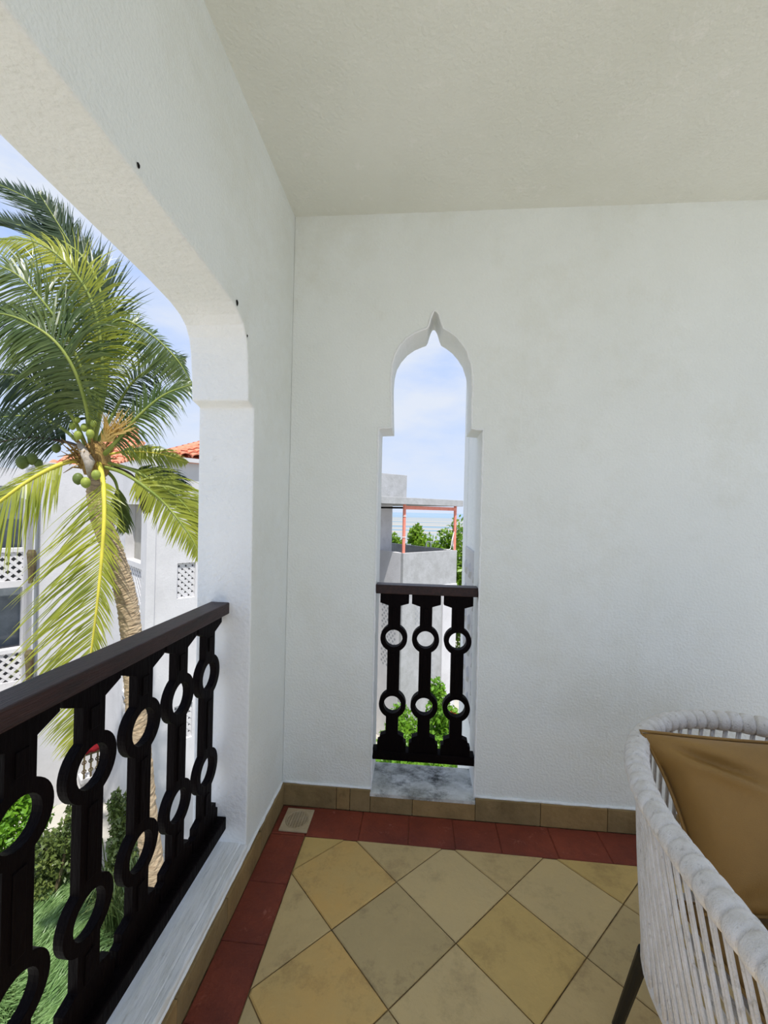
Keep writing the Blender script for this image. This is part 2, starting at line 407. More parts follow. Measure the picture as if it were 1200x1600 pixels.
# ------------------------------------------------------------ balustrades
def baluster(plane, c, w, s, zt, zb, z1, z2, th, m, parent, dz=(.044, .056)):
    """flat sawn baluster: block, bar, ring, bar, ring, bar, block. plane(u, z, t)->world; outline built once as a plate with two round holes"""
    R, r, hb = .063*s, .0405*s, .0285*(1+(s-1)*.8)
    pts = []
    ah = math.asin(hb/R)
    def side(sg):
        o = [(sg*w, zt), (sg*w, zt-dz[0]), (sg*hb, zt-dz[1])]
        for zc in (z1, z2):
            for k in range(15):
                a = math.pi/2-ah-(math.pi-2*ah)*k/14; o.append((sg*R*math.cos(a), zc+R*math.sin(a)))
        o += [(sg*hb, zb+.080), (sg*w*.82, zb+.070), (sg*w*.83, zb+.048), (sg*w, zb+.043), (sg*w, zb)]
        return o
    outer = side(1)+side(-1)[::-1]
    holes = [[(r*math.cos(a), zc+r*math.sin(a)) for a in np.linspace(0, 2*math.pi, 25)[:-1]] for zc in (z1, z2)]
    o = slab('baluster', outer, holes, lambda u, v, t: plane(c+u, v, (t-.5)*th), m, parent, bevel=.004)
    return o
# window balustrade
bw = empty('balustrade', (.657, .055, .0), 'small dark wooden balustrade with three ringed balusters across the pointed opening', 'balustrade')
yw = .045
MB().box((.421, .018, .998), (.893, .085, 1.040)).build('top_rail', M_rail, bw, bevel=.003)
MB().box((.421, .020, .222), (.893, .080, .262)).build('bottom_rail', M_black, bw, bevel=.003)
b0 = baluster(lambda u, z, t: (u, yw+t, z), .5095, .067, 1.0, .9985, .2615, .789, .479, .036, M_black, bw)
MB().box((.5095-.011, yw-.022, .545), (.5095+.011, yw-.0175, .722)).build('raised_fillet', M_black, b0, bevel=.002)
MB().box((.5095-.011, yw-.022, .862), (.5095+.011, yw-.0175, .935)).build('raised_fillet', M_black, b0, bevel=.002)
def dup(o, d, parent):
    c = copy_at(o, d, parent)
    for ch in list(o.children):
        e = ch.copy(); COL.objects.link(e); e.parent = c
    return c
for k in (1, 2): dup(b0, (.148*k, 0, 0), bw)
# left balustrade
bL = empty('balustrade', (-.116, -1.66, .12), 'long dark wooden balustrade with ringed balusters along the open left side', 'balustrade')
MB().box((-.158, -2.069, .985), (-.084, -.416, 1.028)).build('top_rail', M_rail, bL, bevel=.004)
MB().box((-.140, -2.069, .178), (-.078, -.416, .225)).build('bottom_rail', M_black, bL, bevel=.004)
c0 = baluster(lambda u, z, t: (-.119+t, u, z), -.512, .083, 1.17, .986, .2245, .787, .452, .024, M_black, bL, (.030, .052))
for (za, zb_) in ((.535, .703), (.875, .925), (.30, .37)):
    MB().box((-.1075, -.512-.014, za), (-.1035, -.512+.014, zb_)).build('raised_fillet', M_black, c0, bevel=.002)
for k in range(1, 9): dup(c0, (0, -.177*k, 0), bL)

# ------------------------------------------------------------ floor drain
dr = empty('floor_drain', (.107, -.109, 0), 'square beige floor drain with round slotted grate in the corner', 'drain')
D0, Dx, Dy = np.array([.107, -.109]), .0615, .068
cir = [(D0[0]+.05*math.cos(a), D0[1]+.054*math.sin(a)) for a in np.linspace(0, 2*math.pi, 33)[:-1]]
slab('frame', [(D0[0]-Dx, D0[1]-Dy), (D0[0]+Dx, D0[1]-Dy), (D0[0]+Dx, D0[1]+Dy), (D0[0]-Dx, D0[1]+Dy)], [cir], lambda u, v, s: (u, v, .001+s*.006), M_drain, dr, bevel=.001)
mb = MB(); mb.add([(p[0], p[1], .0012) for p in cir], [tuple(range(32))]); mb.build('drain_hole', M_dark, dr)
mb = MB(); mb.tube([(D0[0]+.047*math.cos(a), D0[1]+.051*math.sin(a), .006) for a in np.linspace(0, 2*math.pi, 33)[:-1]], .0022, 6, closed=True)
for k in range(-3, 4):
    x = k*.0118; h_ = .051*math.sqrt(max(0, 1-(x/.047)**2)); w_ = .0022 if k % 2 else .0034
    mb.box((D0[0]+x-w_*.5, D0[1]-h_, .003), (D0[0]+x+w_*.5, D0[1]+h_, .0068 if k % 2 else .0076))
for k in range(-10, 11):
    yk = k*.0048; h_ = .047*math.sqrt(max(0, 1-(yk/.051)**2)); mb.box((D0[0]-h_, D0[1]+yk-.0009, .003), (D0[0]+h_, D0[1]+yk+.0009, .006))
g = mb.build('grate', M_drain, dr)

# ------------------------------------------------------------ rope chair
ch = empty('armchair', (1.5, -.85, 0), 'light grey rope woven tub armchair with black legs', 'chair')
def superloop(x0, x1, y0, y1, rx, ry, n, z, rf=.25):
    """rounded outline, elliptical back corners (rx, ry), counter-clockwise"""
    out = []; cs = [((x1-rx, y1-ry), 0, rx, ry), ((x0+rx, y1-ry), 90, rx, ry), ((x0+rf, y0+rf), 180, rf, rf), ((x1-rf, y0+rf), 270, rf, rf)]
    for (c, a0, ra, rb) in cs:
        for k in range(n):
            a = math.radians(a0+90*k/(n-1)); x, y = c[0]+ra*math.cos(a), c[1]+rb*math.sin(a)
            out.append((x, y, z(x, y)))
    return out
def resample(L, n, closed=True):
    P = [np.array(p) for p in L]; 
    if closed: P.append(P[0])
    d = [0]
    for i in range(1, len(P)): d.append(d[-1]+np.linalg.norm(P[i]-P[i-1]))
    out = []
    for k in range(n):
        s = d[-1]*k/n; i = max(j for j in range(len(d)) if d[j] <= s+1e-9); i = min(i, len(P)-2)
        t = (s-d[i])/(d[i+1]-d[i]+1e-12); out.append(P[i]*(1-t)+P[i+1]*t)
    return out, d[-1]
rimloop = superloop(1.160, 2.05, -1.55, -.440, .43, .62, 14, lambda x, y: .709)
nW = 88
rim, L = resample(rimloop, nW*9)
RR = .029
rad = []
for i in range(len(rim)):
    f = (i % 9)/9; k = i//9
    rad.append(RR*(.93+.13*math.sin(math.pi*f)**.6 + .05*math.sin(k*12.9898)) - (.0035 if i % 9 == 0 else 0))
MB().tube(rim, rad, 14, closed=True).build('rope_rim', M_ropeg, ch, smooth=True)
seatloop = superloop(1.192, 1.985, -1.46, -.625, .34, .32, 14, lambda x, y: .27, .2)
seat, _ = resample(seatloop, nW*3)
MB().tube(seat, .017, 8, closed=True).build('seat_frame', M_ropeg, ch, smooth=True)
# strands: pairs of cord dropping from the rim to the seat frame
r2, _ = resample(rimloop, nW); s2, _ = resample(seatloop, nW)
for k in range(nW):
    a = r2[k]; b = s2[k]
    t = s2[(k+1) % nW]-s2[k-1]; t = t/np.linalg.norm(t)
    mid = (a+b)/2; out = np.array([mid[0]-1.585, mid[1]+1.0, 0]); out /= np.linalg.norm(out)
    pts = [a+out*.0-np.array([0, 0, .015]), mid+out*.012, b+out*.012]
    pts = cr_spline(pts, 4)
    mb = MB()
    for e in (-.0038, .0038): mb.tube([p+t*e for p in pts], .0037, 6)
    mb.build('rope_strand', M_ropeg, ch, smooth=True)
# webbing under the seat, back support, legs
mb = MB()
for k in range(19):
    x = 1.225+k*.039; q = min(1, max(0, (1.55-x)/.34)); q2 = min(1, max(0, (x-1.62)/.34)); mb.box((x, -1.43, .266), (x+.022, -.66-.32*(1-math.sqrt(1-max(q, q2)**2)), .274))
mb.build('seat_webbing', M_ropeg, ch)['kind'] = 'stuff'
for (a, b) in (((1.222, -.80, .262), (1.182, -.748, 0)), ((1.958, -.79, .262), (1.99, -.735, 0)), ((1.215, -1.25, .262), (1.185, -1.31, 0)), ((1.955, -1.25, .262), (1.985, -1.31, 0))):
    MB().tube([a, b], [.017, .013], 12).build('leg', M_metal, ch, smooth=False)

# cushions
def pillow(name, c, ux, uz, w, h, t, m, seg=28, pinch=0, taper=0, label=None, cat='cushion', pipe=True):
    """pillow with pinched corners: centre c, in-plane axes ux, uz, thickness along their cross product"""
    ux = np.array(ux, float); ux /= np.linalg.norm(ux); uz = np.array(uz, float); uz /= np.linalg.norm(uz); nn = np.cross(ux, uz)
    V = []; Fc = []
    def edge(u, v):
        k = 1-.09*(1-v*v); l = 1-.05*(1-u*u)
        return u*k*w/2*(1-taper*(1-v)/2), v*l*h/2
    def thick(u, v, s):
        a = max(0, (1-abs(u)**2.6))*max(0, (1-abs(v)**2.6)); d = t/2*a**.42
        # creases that run in from the corners
        for (cu, cv, ph) in ((-1, 1, .2), (1, 1, 1.1), (-1, -1, 2.3), (1, -1, .7)):
            q = math.hypot(u-cu, v-cv); ang = math.atan2(v-cv, u-cu)
            d += (-.016*math.cos(ang*7+ph)*math.exp(-((q-.35)/.22)**2))*a**.5 if s > 0 else 0
        if pinch and s > 0:   # one deep fold near the upper left corner
            du, dv = u+.60, v-.62; q = (du*.55+dv*.83); l = (du*.83-dv*.55)
            d -= pinch*math.exp(-(q/.055)**2)*math.exp(-(l/.26)**2)
            d += pinch*.6*math.exp(-((q+.11)/.07)**2)*math.exp(-(l/.30)**2)
        return d
    for s in (1, -1):
        o = len(V)
        for i in range(seg+1):
            for j in range(seg+1):
                u, v = 2*i/seg-1, 2*j/seg-1; x, y_ = edge(u, v); V.append(np.array(c)+ux*x+uz*y_+nn*s*thick(u, v, s))
        for i in range(seg):
            for j in range(seg):
                q = [o+i*(seg+1)+j, o+(i+1)*(seg+1)+j, o+(i+1)*(seg+1)+j+1, o+i*(seg+1)+j+1]
                Fc.append(tuple(q if s > 0 else q[::-1]))
    o = obj(name, V, Fc, m, None, smooth=True, loc=tuple(c))
    bm = bmesh.new(); bm.from_mesh(o.data); bmesh.ops.remove_doubles(bm, verts=bm.verts[:], dist=.0004); bm.to_mesh(o.data); bm.free()
    sm = o.modifiers.new('sub', 'SUBSURF'); sm.levels = sm.render_levels = 1
    if pipe:
        E = []
        for k in range(seg): E.append(edge(2*k/seg-1, -1))
        for k in range(seg): E.append(edge(1, 2*k/seg-1))
        for k in range(seg): E.append(edge(1-2*k/seg, 1))
        for k in range(seg): E.append(edge(-1, 1-2*k/seg))
        MB().tube([np.array(c)+ux*p[0]+uz*p[1] for p in E], .0048, 6, closed=True).build('piping', m, o, smooth=True)
    return o
tag(pillow('cushion', (1.63, -1.08, .34), (1, 0, 0), (0, 1, 0), .60, .70, .13, M_cush), 'brown seat cushion lying flat in the rope armchair', 'cushion')
tag(pillow('cushion', (1.634, -.735, .578), (1, 0, 0), (0, .52, .85), .70, .40, .22, M_cush, pinch=.055, taper=.14), 'puffy brown back cushion leaning inside the rope armchair', 'cushion')

# ------------------------------------------------------------ outside: terrain and sea
GZ = -6.5
obj('ground', *(lambda b: (b.v, b.f))(MB().box((-40, -45, GZ-.4), (26, 34, GZ))), M_ground, kind='structure')
tag(obj('hillside', [(-40, 34, GZ), (60, 34, GZ), (60, 90, -16.5), (-60, 90, -16.5), (-40, 34, GZ-2), (60, 34, GZ-2)], [(0, 1, 2, 3), (4, 5, 1, 0)], M_soil, loc=(0, 34, GZ)), 'slope down to the beach', 'terrain')['kind'] = 'structure'
o = obj('tidal_beach', [(-900, 60, -16), (900, 60, -16), (900, 1500, -16), (-900, 1500, -16)], [(0, 1, 2, 3)], M_sand, loc=(0, 60, -16)); o['kind'] = 'structure'
o = obj('sea', [(-30000, 1500, -15.9), (30000, 1500, -15.9), (30000, 34000, -15.9), (-30000, 34000, -15.9)], [(0, 1, 2, 3)], M_sea, loc=(0, 1500, -15.9)); o['kind'] = 'structure'

# our own building: the wall below the balcony and the wing to the right of the pointed opening
mb = MB(); mb.box((-.21, YE, GZ), (2.75, .2, -.3)); mb.box((-.3, YE, 3.0), (2.9, .35, 3.15))
mb.box((.93, .215, GZ), (3.2, .87, 3.6)); 
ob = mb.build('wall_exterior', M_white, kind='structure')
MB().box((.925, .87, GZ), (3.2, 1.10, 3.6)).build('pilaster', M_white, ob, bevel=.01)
mb = MB(); mb.box((.918, .24, .2), (.93, .84, 1.17)); mb.build('parapet_panel', M_ext, ob, bevel=.004)
mb = MB()
for k in range(3):
    for j in range(6):
        yc = .34+k*.2; zc = .30+j*.15; mb.add([(.9175, yc-.05, zc), (.9175, yc, zc-.05), (.9175, yc+.05, zc), (.9175, yc, zc+.05), (.905, yc-.035, zc), (.905, yc, zc-.035), (.905, yc+.035, zc), (.905, yc, zc+.035)],
               [(4, 5, 6, 7), (0, 1, 5, 4), (1, 2, 6, 5), (2, 3, 7, 6), (3, 0, 4, 7)])
mb.build('lattice_relief', M_ext, ob, kind='stuff')

# ------------------------------------------------------------ buildings across the garden
def facing(p, ang):  # p=(a,b) in the view frame; ang measured from right towards away
    o = G(p[0], p[1], 0); d = math.cos(ang)*Rh+math.sin(ang)*Fh; n = math.sin(ang)*Rh-math.cos(ang)*Fh  # outward normal (towards the viewer)
    return o, d, n
def wallface(parent, p, ang, length, z0, z1, holes, th=.28, m=None, name='wall'):
    o, d, n = facing(p, ang)
    return slab(name, [(0, z0), (length, z0), (length, z1), (0, z1)], holes, lambda u, v, s: tuple(o+d*u-n*th*s+np.array([0, 0, v])), m or M_ext, parent)
def lattice(parent, p, ang, u0, u1, z0, z1, cell, bar, m=None, th=.07, inset=.05, label=None):
    """pierced screen of crossed diagonal bars in a hole of a wall face, bars clipped to the rectangle"""
    o, d, n = facing(p, ang); mb = MB(); zz = np.array([0, 0, 1.])
    W_, H_ = u1-u0, z1-z0
    for s in (1, -1):
        k = -int(H_/cell)-2
        while k*cell < W_+H_+cell:
            c = k*cell; poly = [(-5, 0)]
            # strip |x - s*y*1 - c| <= bar/2 (mirrored for s=-1)
            P = [(0, 0), (W_, 0), (W_, H_), (0, H_)]
            P = clip(P, 1, -1, c+bar/2); P = clip(P, -1, 1, -c+bar/2) if len(P) > 2 else P
            if len(P) > 2:
                if s < 0: P = [(W_-x, y_) for x, y_ in P][::-1]
                n_ = len(P)
                V = [o+d*(u0+x)+zz*(z0+y_)-n*(inset+.004*s) for x, y_ in P]+[o+d*(u0+x)+zz*(z0+y_)-n*(inset+th+.004*s) for x, y_ in P]
                mb.add(V, [tuple(range(n_)), tuple(range(2*n_-1, n_-1, -1))]+[(i, i+n_, (i+1) % n_+n_, (i+1) % n_) for i in range(n_)])
            k += 1
    b = mb.build('lattice_screen', m or M_ext, parent, kind='stuff')
    if label: b['label'] = label
    return b
def backpanel(parent, p, ang, u0, u1, z0, z1, depth, m, name='window_pane'):
    o, d, n = facing(p, ang); zz = np.array([0, 0, 1.])
    return MB().box((u0, depth, z0), (u1, depth+.04, z1), ax=(d, -n, zz), o=o).build(name, m, parent)

A45 = math.radians(45)
B1 = empty('apartment_building', G(-6, 12, GZ), 'white plaster apartment building with pierced lattice balconies behind the palm', 'building')
S1, S2, C1 = (-8.74, 10.67), (-7.71, 11.69), (-5.03, 9.0)
EZ = 2.45
# wing R face between S1 and S2 (plain, with a low loggia with dark railing)
L1 = 1.45
wallface(B1, S1, A45, L1, GZ, EZ, [])
# L face: from S2 (far left) to C1 (near right): direction is -45 deg, length
LL = math.hypot(C1[0]-S2[0], C1[1]-S2[1])
hl = []
for z in (.10, -3.1, -6.3):
    hl += [[(LL-1.75, z), (LL-.48, z), (LL-.48, z+1.32), (LL-1.75, z+1.32)], [(LL-1.75, z-1.35), (LL-.42, z-1.35), (LL-.42, z-.12), (LL-1.75, z-.12)]] if z > -6 else []
wallface(B1, S2, -A45, LL, GZ, EZ, hl)
for z in (.10, -3.1):
    lattice(B1, S2, -A45, LL-1.75, LL-.42, z-1.35, z-.12, .19, .105)
    backpanel(B1, S2, -A45, LL-1.8, LL-.4, z-1.4, z-.05, .26, M_room, 'shaded_balcony_wall')
    backpanel(B1, S2, -A45, LL-1.75, LL-1.12, z, z+1.32, .20, M_curt, 'window_shutter')
    backpanel(B1, S2, -A45, LL-1.10, LL-.48, z, z+1.32, .25, M_curt, 'window_shutter')
# R face from C1
RL = 6.0
o_, d_, n_ = facing(C1, A45)
la, lb = .62, 1.02
rh = [[(la, -.68), (lb, -.68), (lb, .12), (la, .12)], [(la, -3.9), (lb, -3.9), (lb, -3.1), (la, -3.1)]]
wallface(B1, C1, A45, RL, GZ, EZ, rh)
for z in (.12, -3.1):
    lattice(B1, C1, A45, la, lb, z-.80, z, .15, .095)
    backpanel(B1, C1, A45, la-.1, lb+.1, z-.85, z+.1, .27, M_dark, 'shaded_balcony_wall')  # dark recess behind the screen; its shade is in the panel colour
MB().box((-.02, -.03, GZ), (.16, .1, EZ), ax=(d_, -n_, np.array([0, 0, 1.])), o=o_).build('corner_pier', M_ext, B1, bevel=.01)
# left wing R face with loggias
W0 = (-10.92-5*.7071, 13.32-5*.7071)
wh = []
for z in (.0, -3.1):
    wh += [[(3.4, z), (4.72, z), (4.72, z+1.9), (3.4, z+1.9)], [(3.4, z-1.0), (4.72, z-1.0), (4.72, z-.12), (3.4, z-.12)]]
wallface(B1, W0, A45, 5.4, GZ, EZ, wh)
for z in (.0, -3.1):
    lattice(B1, W0, A45, 3.4, 4.72, z-1.0, z-.12, .26, .12)
    backpanel(B1, W0, A45, 3.3, 4.8, z-1.1, z-.1, .26, M_room, 'shaded_balcony_wall')
    backpanel(B1, W0, A45, 3.3, 4.8, z-.1, z+2.0, .9, M_glass, 'window_pane')
# bodies behind the faces and flat roofs
def body(p, ang, u0, u1, dep0, dep1, z0, z1, name='building_body', m=None):
    o, d, n = facing(p, ang); return MB().box((u0, dep0, z0), (u1, dep1, z1), ax=(d, -n, np.array([0, 0, 1.])), o=o).build(name, m or M_ext, B1)
body(S1, A45, 0, L1+3, .9, 4, GZ, EZ-.02); body(C1, A45, .3, RL, .9, 5, GZ, EZ-.02); body(W0, A45, 0, 5.4, 1.2, 4, GZ, EZ-.02)
MB().box((0, .28, GZ), (.3, 3.0, EZ), ax=(facing(S1, A45)[1], -facing(S1, A45)[2], np.array([0, 0, 1.])), o=facing(S1, A45)[0]).build('return_wall', M_ext, B1)
# downpipe with two weathered timber brackets at the corner S1
p0 = G(S1[0]+.03, S1[1]-.06, 0)
MB().tube([p0+np.array([0, 0, GZ]), p0+np.array([0, 0, EZ-.4])], .035, 8).build('downpipe', mat('grey_pipe', (120, 124, 126), .6), B1)
for z in (.15, -2.35):
    q = G(S1[0]-.02, S1[1]-.16, z)
    MB().tube([q+np.array([0, 0, -.75]), q+np.array([.02, 0, -.3]), q, q+np.array([0, 0, .08])], [.05, .085, .10, .07], 7).build('timber_spout', M_timber, B1)
# low balcony with dark railing and red cloth on the S1-S2 wall
o_, d_, n_ = facing(S1, A45); zz = np.array([0, 0, 1.])
MB().box((.95, -.42, -5.95), (1.40, -.02, -5.85), ax=(d_, -n_, zz), o=o_).build('balcony_slab', M_ext, B1)
rl = MB().box((.95, -.40, -5.25), (1.40, -.35, -5.20), ax=(d_, -n_, zz), o=o_).build('balcony_rail', M_timber, B1)
for k in range(3):
    u = 1.02+k*.15
    b = MB(); b.box((u-.02, -.39, -5.85), (u+.02, -.36, -5.25), ax=(d_, -n_, zz), o=o_)
    for zc in (-5.42, -5.66): b.tube([o_+d_*(u+.045*math.cos(a))+n_*.375+zz*(zc+.05*math.sin(a)) for a in np.linspace(0, 2*math.pi, 13)[:-1]], .014, 5, closed=True)
    b.build('baluster', M_timber, B1)
mb = MB(); V = []; 
for i in range(9):
    for j in range(6):
        V.append(o_+d_*(1.0+.36*i/8)+n_*(.46+.02*math.sin(i*1.6)+.01*j)+zz*(-4.72-.42*j/5))
Fq = [(i*6+j, (i+1)*6+j, (i+1)*6+j+1, i*6+j+1) for i in range(8) for j in range(5)]
mb.add(V, Fq); rt = mb.build('red_cloth', M_towel, None, smooth=True); tag(rt, 'dark red cloth hanging above the low balcony railing of the white building', 'cloth')
sm = rt.modifiers.new('sol', 'SOLIDIFY'); sm.thickness = .012
MB().tube([o_+d_*.96+n_*.47+zz*-4.71, o_+d_*1.40+n_*.47+zz*-4.71], .012, 6).build('clothes_rail', M_timber, B1)
MB().tube([o_+d_*1.38-n_*.0+zz*-4.71, o_+d_*1.38+n_*.47+zz*-4.71], .012, 6).build('clothes_rail_arm', M_timber, B1)

# tiled hip roofs
def tile_roof(name_parent, e0, e1, apex, ntx, nty, label=None):
    """tri/quad roof slope from eave e0-e1 up to apex point(s): rows of barrel tiles, each a part"""
    e0, e1, a = [np.array(x, float) for x in (e0, e1, apex)]
    u = e1-e0; Lu = np.linalg.norm(u); u /= Lu
    up = (a-e0)-u*((a-e0)@u); Lh = np.linalg.norm(up); up /= Lh; nn = np.cross(u, up)
    if nn[2] < 0: nn = -nn
    sh = (a-e0)@u
    base = obj('roof_slope', [e0, e1, a, e0-nn*.1, e1-nn*.1, a-nn*.1], [(0, 1, 2), (5, 4, 3), (0, 3, 4, 1), (1, 4, 5, 2), (2, 5, 3, 0)], M_roof, name_parent)
    w = Lu/ntx; h_ = Lh/nty; V = []; Fc = []
    seg = 5
    for e, (off, sc) in enumerate(((0, 1), (1.15, .82))):
        for k in range(seg+1):
            an = math.pi*k/seg; V.append(u*(w*.48*sc*math.cos(an))+nn*(w*.34*sc*math.sin(an)+.03-.02*e)+up*(h_*off))
    for k in range(seg): Fc.append((k, k+1, seg+2+k, seg+1+k))
    org = np.array(name_parent['_o']); me = None; first = None
    for j in range(nty):
        z = (j+.0)/nty
        xa, xb = sh*z, Lu+(sh-Lu)*z
        for i in range(ntx):
            x = (i+.5)*w
            if x < xa+w*.3 or x > xb-w*.3: continue
            p = e0+u*x+up*(h_*j)
            if first is None:
                first = obj('roof_tile', [q+org for q in V], Fc, M_roof, name_parent); me = first; o2 = first
                sol = first.modifiers.new('sol', 'SOLIDIFY'); sol.thickness = .02
            else: o2 = first.copy(); COL.objects.link(o2); o2.parent = name_parent
            o2.location = p-org
# roof over the right block: eave along its R face starting where the photo shows the tiles begin
oC, dC, nC = facing(C1, A45)
e0 = oC+dC*.33+nC*.10+zz*(EZ+.02)-nC*0; e1 = oC+dC*4.2+nC*.10+zz*(EZ+.02)
ap = oC+dC*2.4-nC*2.2+zz*(EZ+.85)
tile_roof(B1, e0, e1, ap, 15, 10)
e2 = oC+dC*.33-nC*4.0+zz*(EZ+.02)
tile_roof(B1, e2, e0, ap, 12, 8)
MB().box((.2, -.16, EZ-.06), (4.4, 4, EZ+.03), ax=(dC, -nC, zz), o=oC).build('eaves', M_ext, B1)
# second roof, behind the palm crown
q0 = G(-11.2, 13.9, EZ+.1); q1 = G(-7.9, 13.9, EZ+.1); q2 = G(-9.2, 15.6, EZ+1.75)
tile_roof(B1, q0, q1, q2, 11, 8)

# terrace building seen through the pointed opening
AR = math.radians(39); AL = AR+math.pi/2
dR = math.cos(AR)*Rh+math.sin(AR)*Fh; dLf = -math.sin(AR)*Rh+math.cos(AR)*Fh
P0 = G(.68, 14.0, 0)
B2 = empty('terrace_building', tuple(P0+zz*GZ), 'pale grey terrace building with flat roof slab seen through the pointed opening', 'building')
ax2 = (dR, dLf, zz)
def b2(name, a, b, m, bev=0, parent=None): return MB().box(a, b, ax=ax2, o=P0).build(name, m, parent or B2, bevel=bev)
PW, PL, PT = 2.66, 5.0, .02
b2('front_parapet', (0, 0, GZ), (PW, .14, PT), M_extg, .01)
b2('side_parapet', (PW-.14, .14, GZ), (PW, PL, PT), M_extg, .01)
b2('left_parapet', (0, .14, GZ), (.14, PL, PT), M_ext, .01)
b2('terrace_floor', (.14, .14, -1.1), (PW-.14, PL, -1.0), M_extg)
b2('lower_body', (.14, .14, GZ), (PW-.14, PL, -1.1), M_extg)
b2('room_block', (-1.6, 1.45, GZ), (.70, PL, 1.645), M_ext)
b2('pilaster', (PW-.75, -.05, GZ), (PW-.02, .0, -1.2), M_ext)
b2('roof_slab', (-1.6, -.12, 1.645), (PW+.15, 4.2, 1.87), M_extg, .01)
b2('water_tank_housing', (-1.1, .6, 1.87), (.62, 2.2, 2.68), M_extg, .01)
def post(u, v, nm='post'):
    p = P0+dR*u+dLf*v
    MB().tube([p+zz*PT, p+zz*1.645], .055, 10).build('post', M_salmon, B2)
post(.06, .07); post(PW-.07, .07)
b2('beam', (.06, .02, 1.48), (PW-.05, .12, 1.60), M_salmon)
b2('beam', (.02, .1, 1.50), (.10, 1.5, 1.56), M_spot)
for (zc) in (.55, 1.25): MB().tube([P0+dR*(.06+.062*math.cos(a))+dLf*(.07+.062*math.sin(a))+zz*zc for a in np.linspace(0, 2*math.pi, 13)[:-1]], .012, 5, closed=True).build('post_band', M_rope, B2)
# relief lattices low on its faces
def relief(u0, z0, nx, nz, face, s=.13):
    mb = MB()
    for i in range(nx):
        for j in range(nz):
            for (du, dz) in ((0, 0), (.5, .5)):
                u = u0+(i+du)*s*1.3; z = z0+(j+dz)*s*1.3; h_ = s*.36
                P = [(u-h_, z), (u, z-h_), (u+h_, z), (u, z+h_)]
                b = P0+(dR if face == 'R' else dLf)*0
                d1, n1 = (dR, -dLf) if face == 'R' else (dLf, -dR)
                mb.add([P0+d1*x+zz*y_+n1*.004 for x, y_ in P], [(0, 1, 2, 3)])
    o = mb.build('lattice_holes', M_room, B2, kind='stuff')
relief(.62, -2.4, 5, 5, 'R'); relief(.9, -4.6, 4, 5, 'R'); relief(.35, -3.9, 4, 12, 'L', .15)

# cords: hammock line and hook on the terrace
p = P0+dR*(PW-.07)+dLf*.07
ck = MB().tube(cr_spline([p+zz*.75+dR*-.02, p+zz*.40+dR*-.17-dLf*.02, p+zz*.08+dR*-.22, p+zz*.05+dR*-.42], 6), .016, 6); ck.tube(cr_spline([p+zz*.35+dR*-.18, p+zz*.06+dR*-.05], 3), .014, 6); ck.tube(cr_spline([p+zz*.75+dR*-.03, p+zz*.35-dR*.10, p+zz*.04+dR*.0], 4), .014, 6)
tag(ck.build('cord', M_rope, smooth=True), 'white cord knotted around the far salmon post of the terrace', 'cord')
hk = P0+dR*(PW-.07)+dLf*1.3+zz*PT
tag(MB().tube(cr_spline([hk, hk+zz*.17, hk+zz*.24-dR*.10, hk+zz*.22-dR*.22, hk+zz*.12-dR*.25, hk-dR*.25+zz*.0], 6), .022, 8).build('hook', M_rope, smooth=True), 'curved white hook pipe on the terrace parapet', 'pipe')

# ------------------------------------------------------------ vegetation
def leaf_cloud(centers, radii, n, size, seed, wob=.5, flat=.6):
    """leaf quads scattered in and on ellipsoids; returns verts, faces"""
    r = np.random.RandomState(seed); V = []; Fc = []
    tot = sum(np.prod(q)**(2/3) for q in radii); k = 0
    vs = []
    for c, q in zip(centers, radii):
        m = max(20, int(n*np.prod(q)**(2/3)/tot))
        d = r.normal(size=(m, 3)); d /= np.linalg.norm(d, axis=1)[:, None]
        rr = (1-flat*r.rand(m)**2)[:, None]*(1+.18*np.sin(d[:, :1]*7+d[:, 1:2]*5+d[:, 2:]*6))
        p = np.array(c)+d*rr*np.array(q)
        t = r.normal(size=(m, 3))+d*.6; t /= np.linalg.norm(t, axis=1)[:, None]
        s = np.cross(t, r.normal(size=(m, 3))); s /= np.linalg.norm(s, axis=1)[:, None]
        L = size*(.6+.8*r.rand(m))[:, None]
        vs.append(np.stack([p-t*L*.5, p+s*L*.24, p+t*L*.5, p-s*L*.24], 1))
    V = np.concatenate(vs).reshape(-1, 3); K = len(V)//4
    return V, [(4*i, 4*i+1, 4*i+2, 4*i+3) for i in range(K)]
def bush(name, label, cat, base, centers, radii, n, size, m, seed, group=None, stems=5):
    root = empty(name, base, label, cat, group)
    V, Fc = leaf_cloud(centers, radii, n, size, seed)
    obj('foliage', V, Fc, m, root, kind='stuff')
    mb = MB(); r = random.Random(seed)
    for c, q in list(zip(centers, radii))[:stems]:
        c = np.array(c); b = np.array(base)+np.array([r.uniform(-.08, .08), r.uniform(-.08, .08), 0])
        mb.tube([b, (b+c)/2+np.array([r.uniform(-.1, .1), 0, 0]), c], [.04, .03, .015], 6)
    mb.build('stem', M_timber, root)
    return root
def multi(px, ytop, ybase, d, wpx, n=6, seed=0):
    """cluster centres and radii of a shrub around (px) at depth d"""
    r = random.Random(seed); s = d/F_PX; h_ = (ybase-ytop)*s; C = []; Q = []
    b = at(px, ybase, d)
    for k in range(n):
        f = (k+.7)/n
        C.append(b+Rh*r.uniform(-.5, .5)*wpx*s*(1-.6*f)+Fh*r.uniform(-.3, .3)*wpx*s+zz*h_*(f*.88)); w = wpx*s*.42*(1.1-.7*f)
        Q.append((w, w, max(h_*.16, w*.7)))
    return b, C, Q
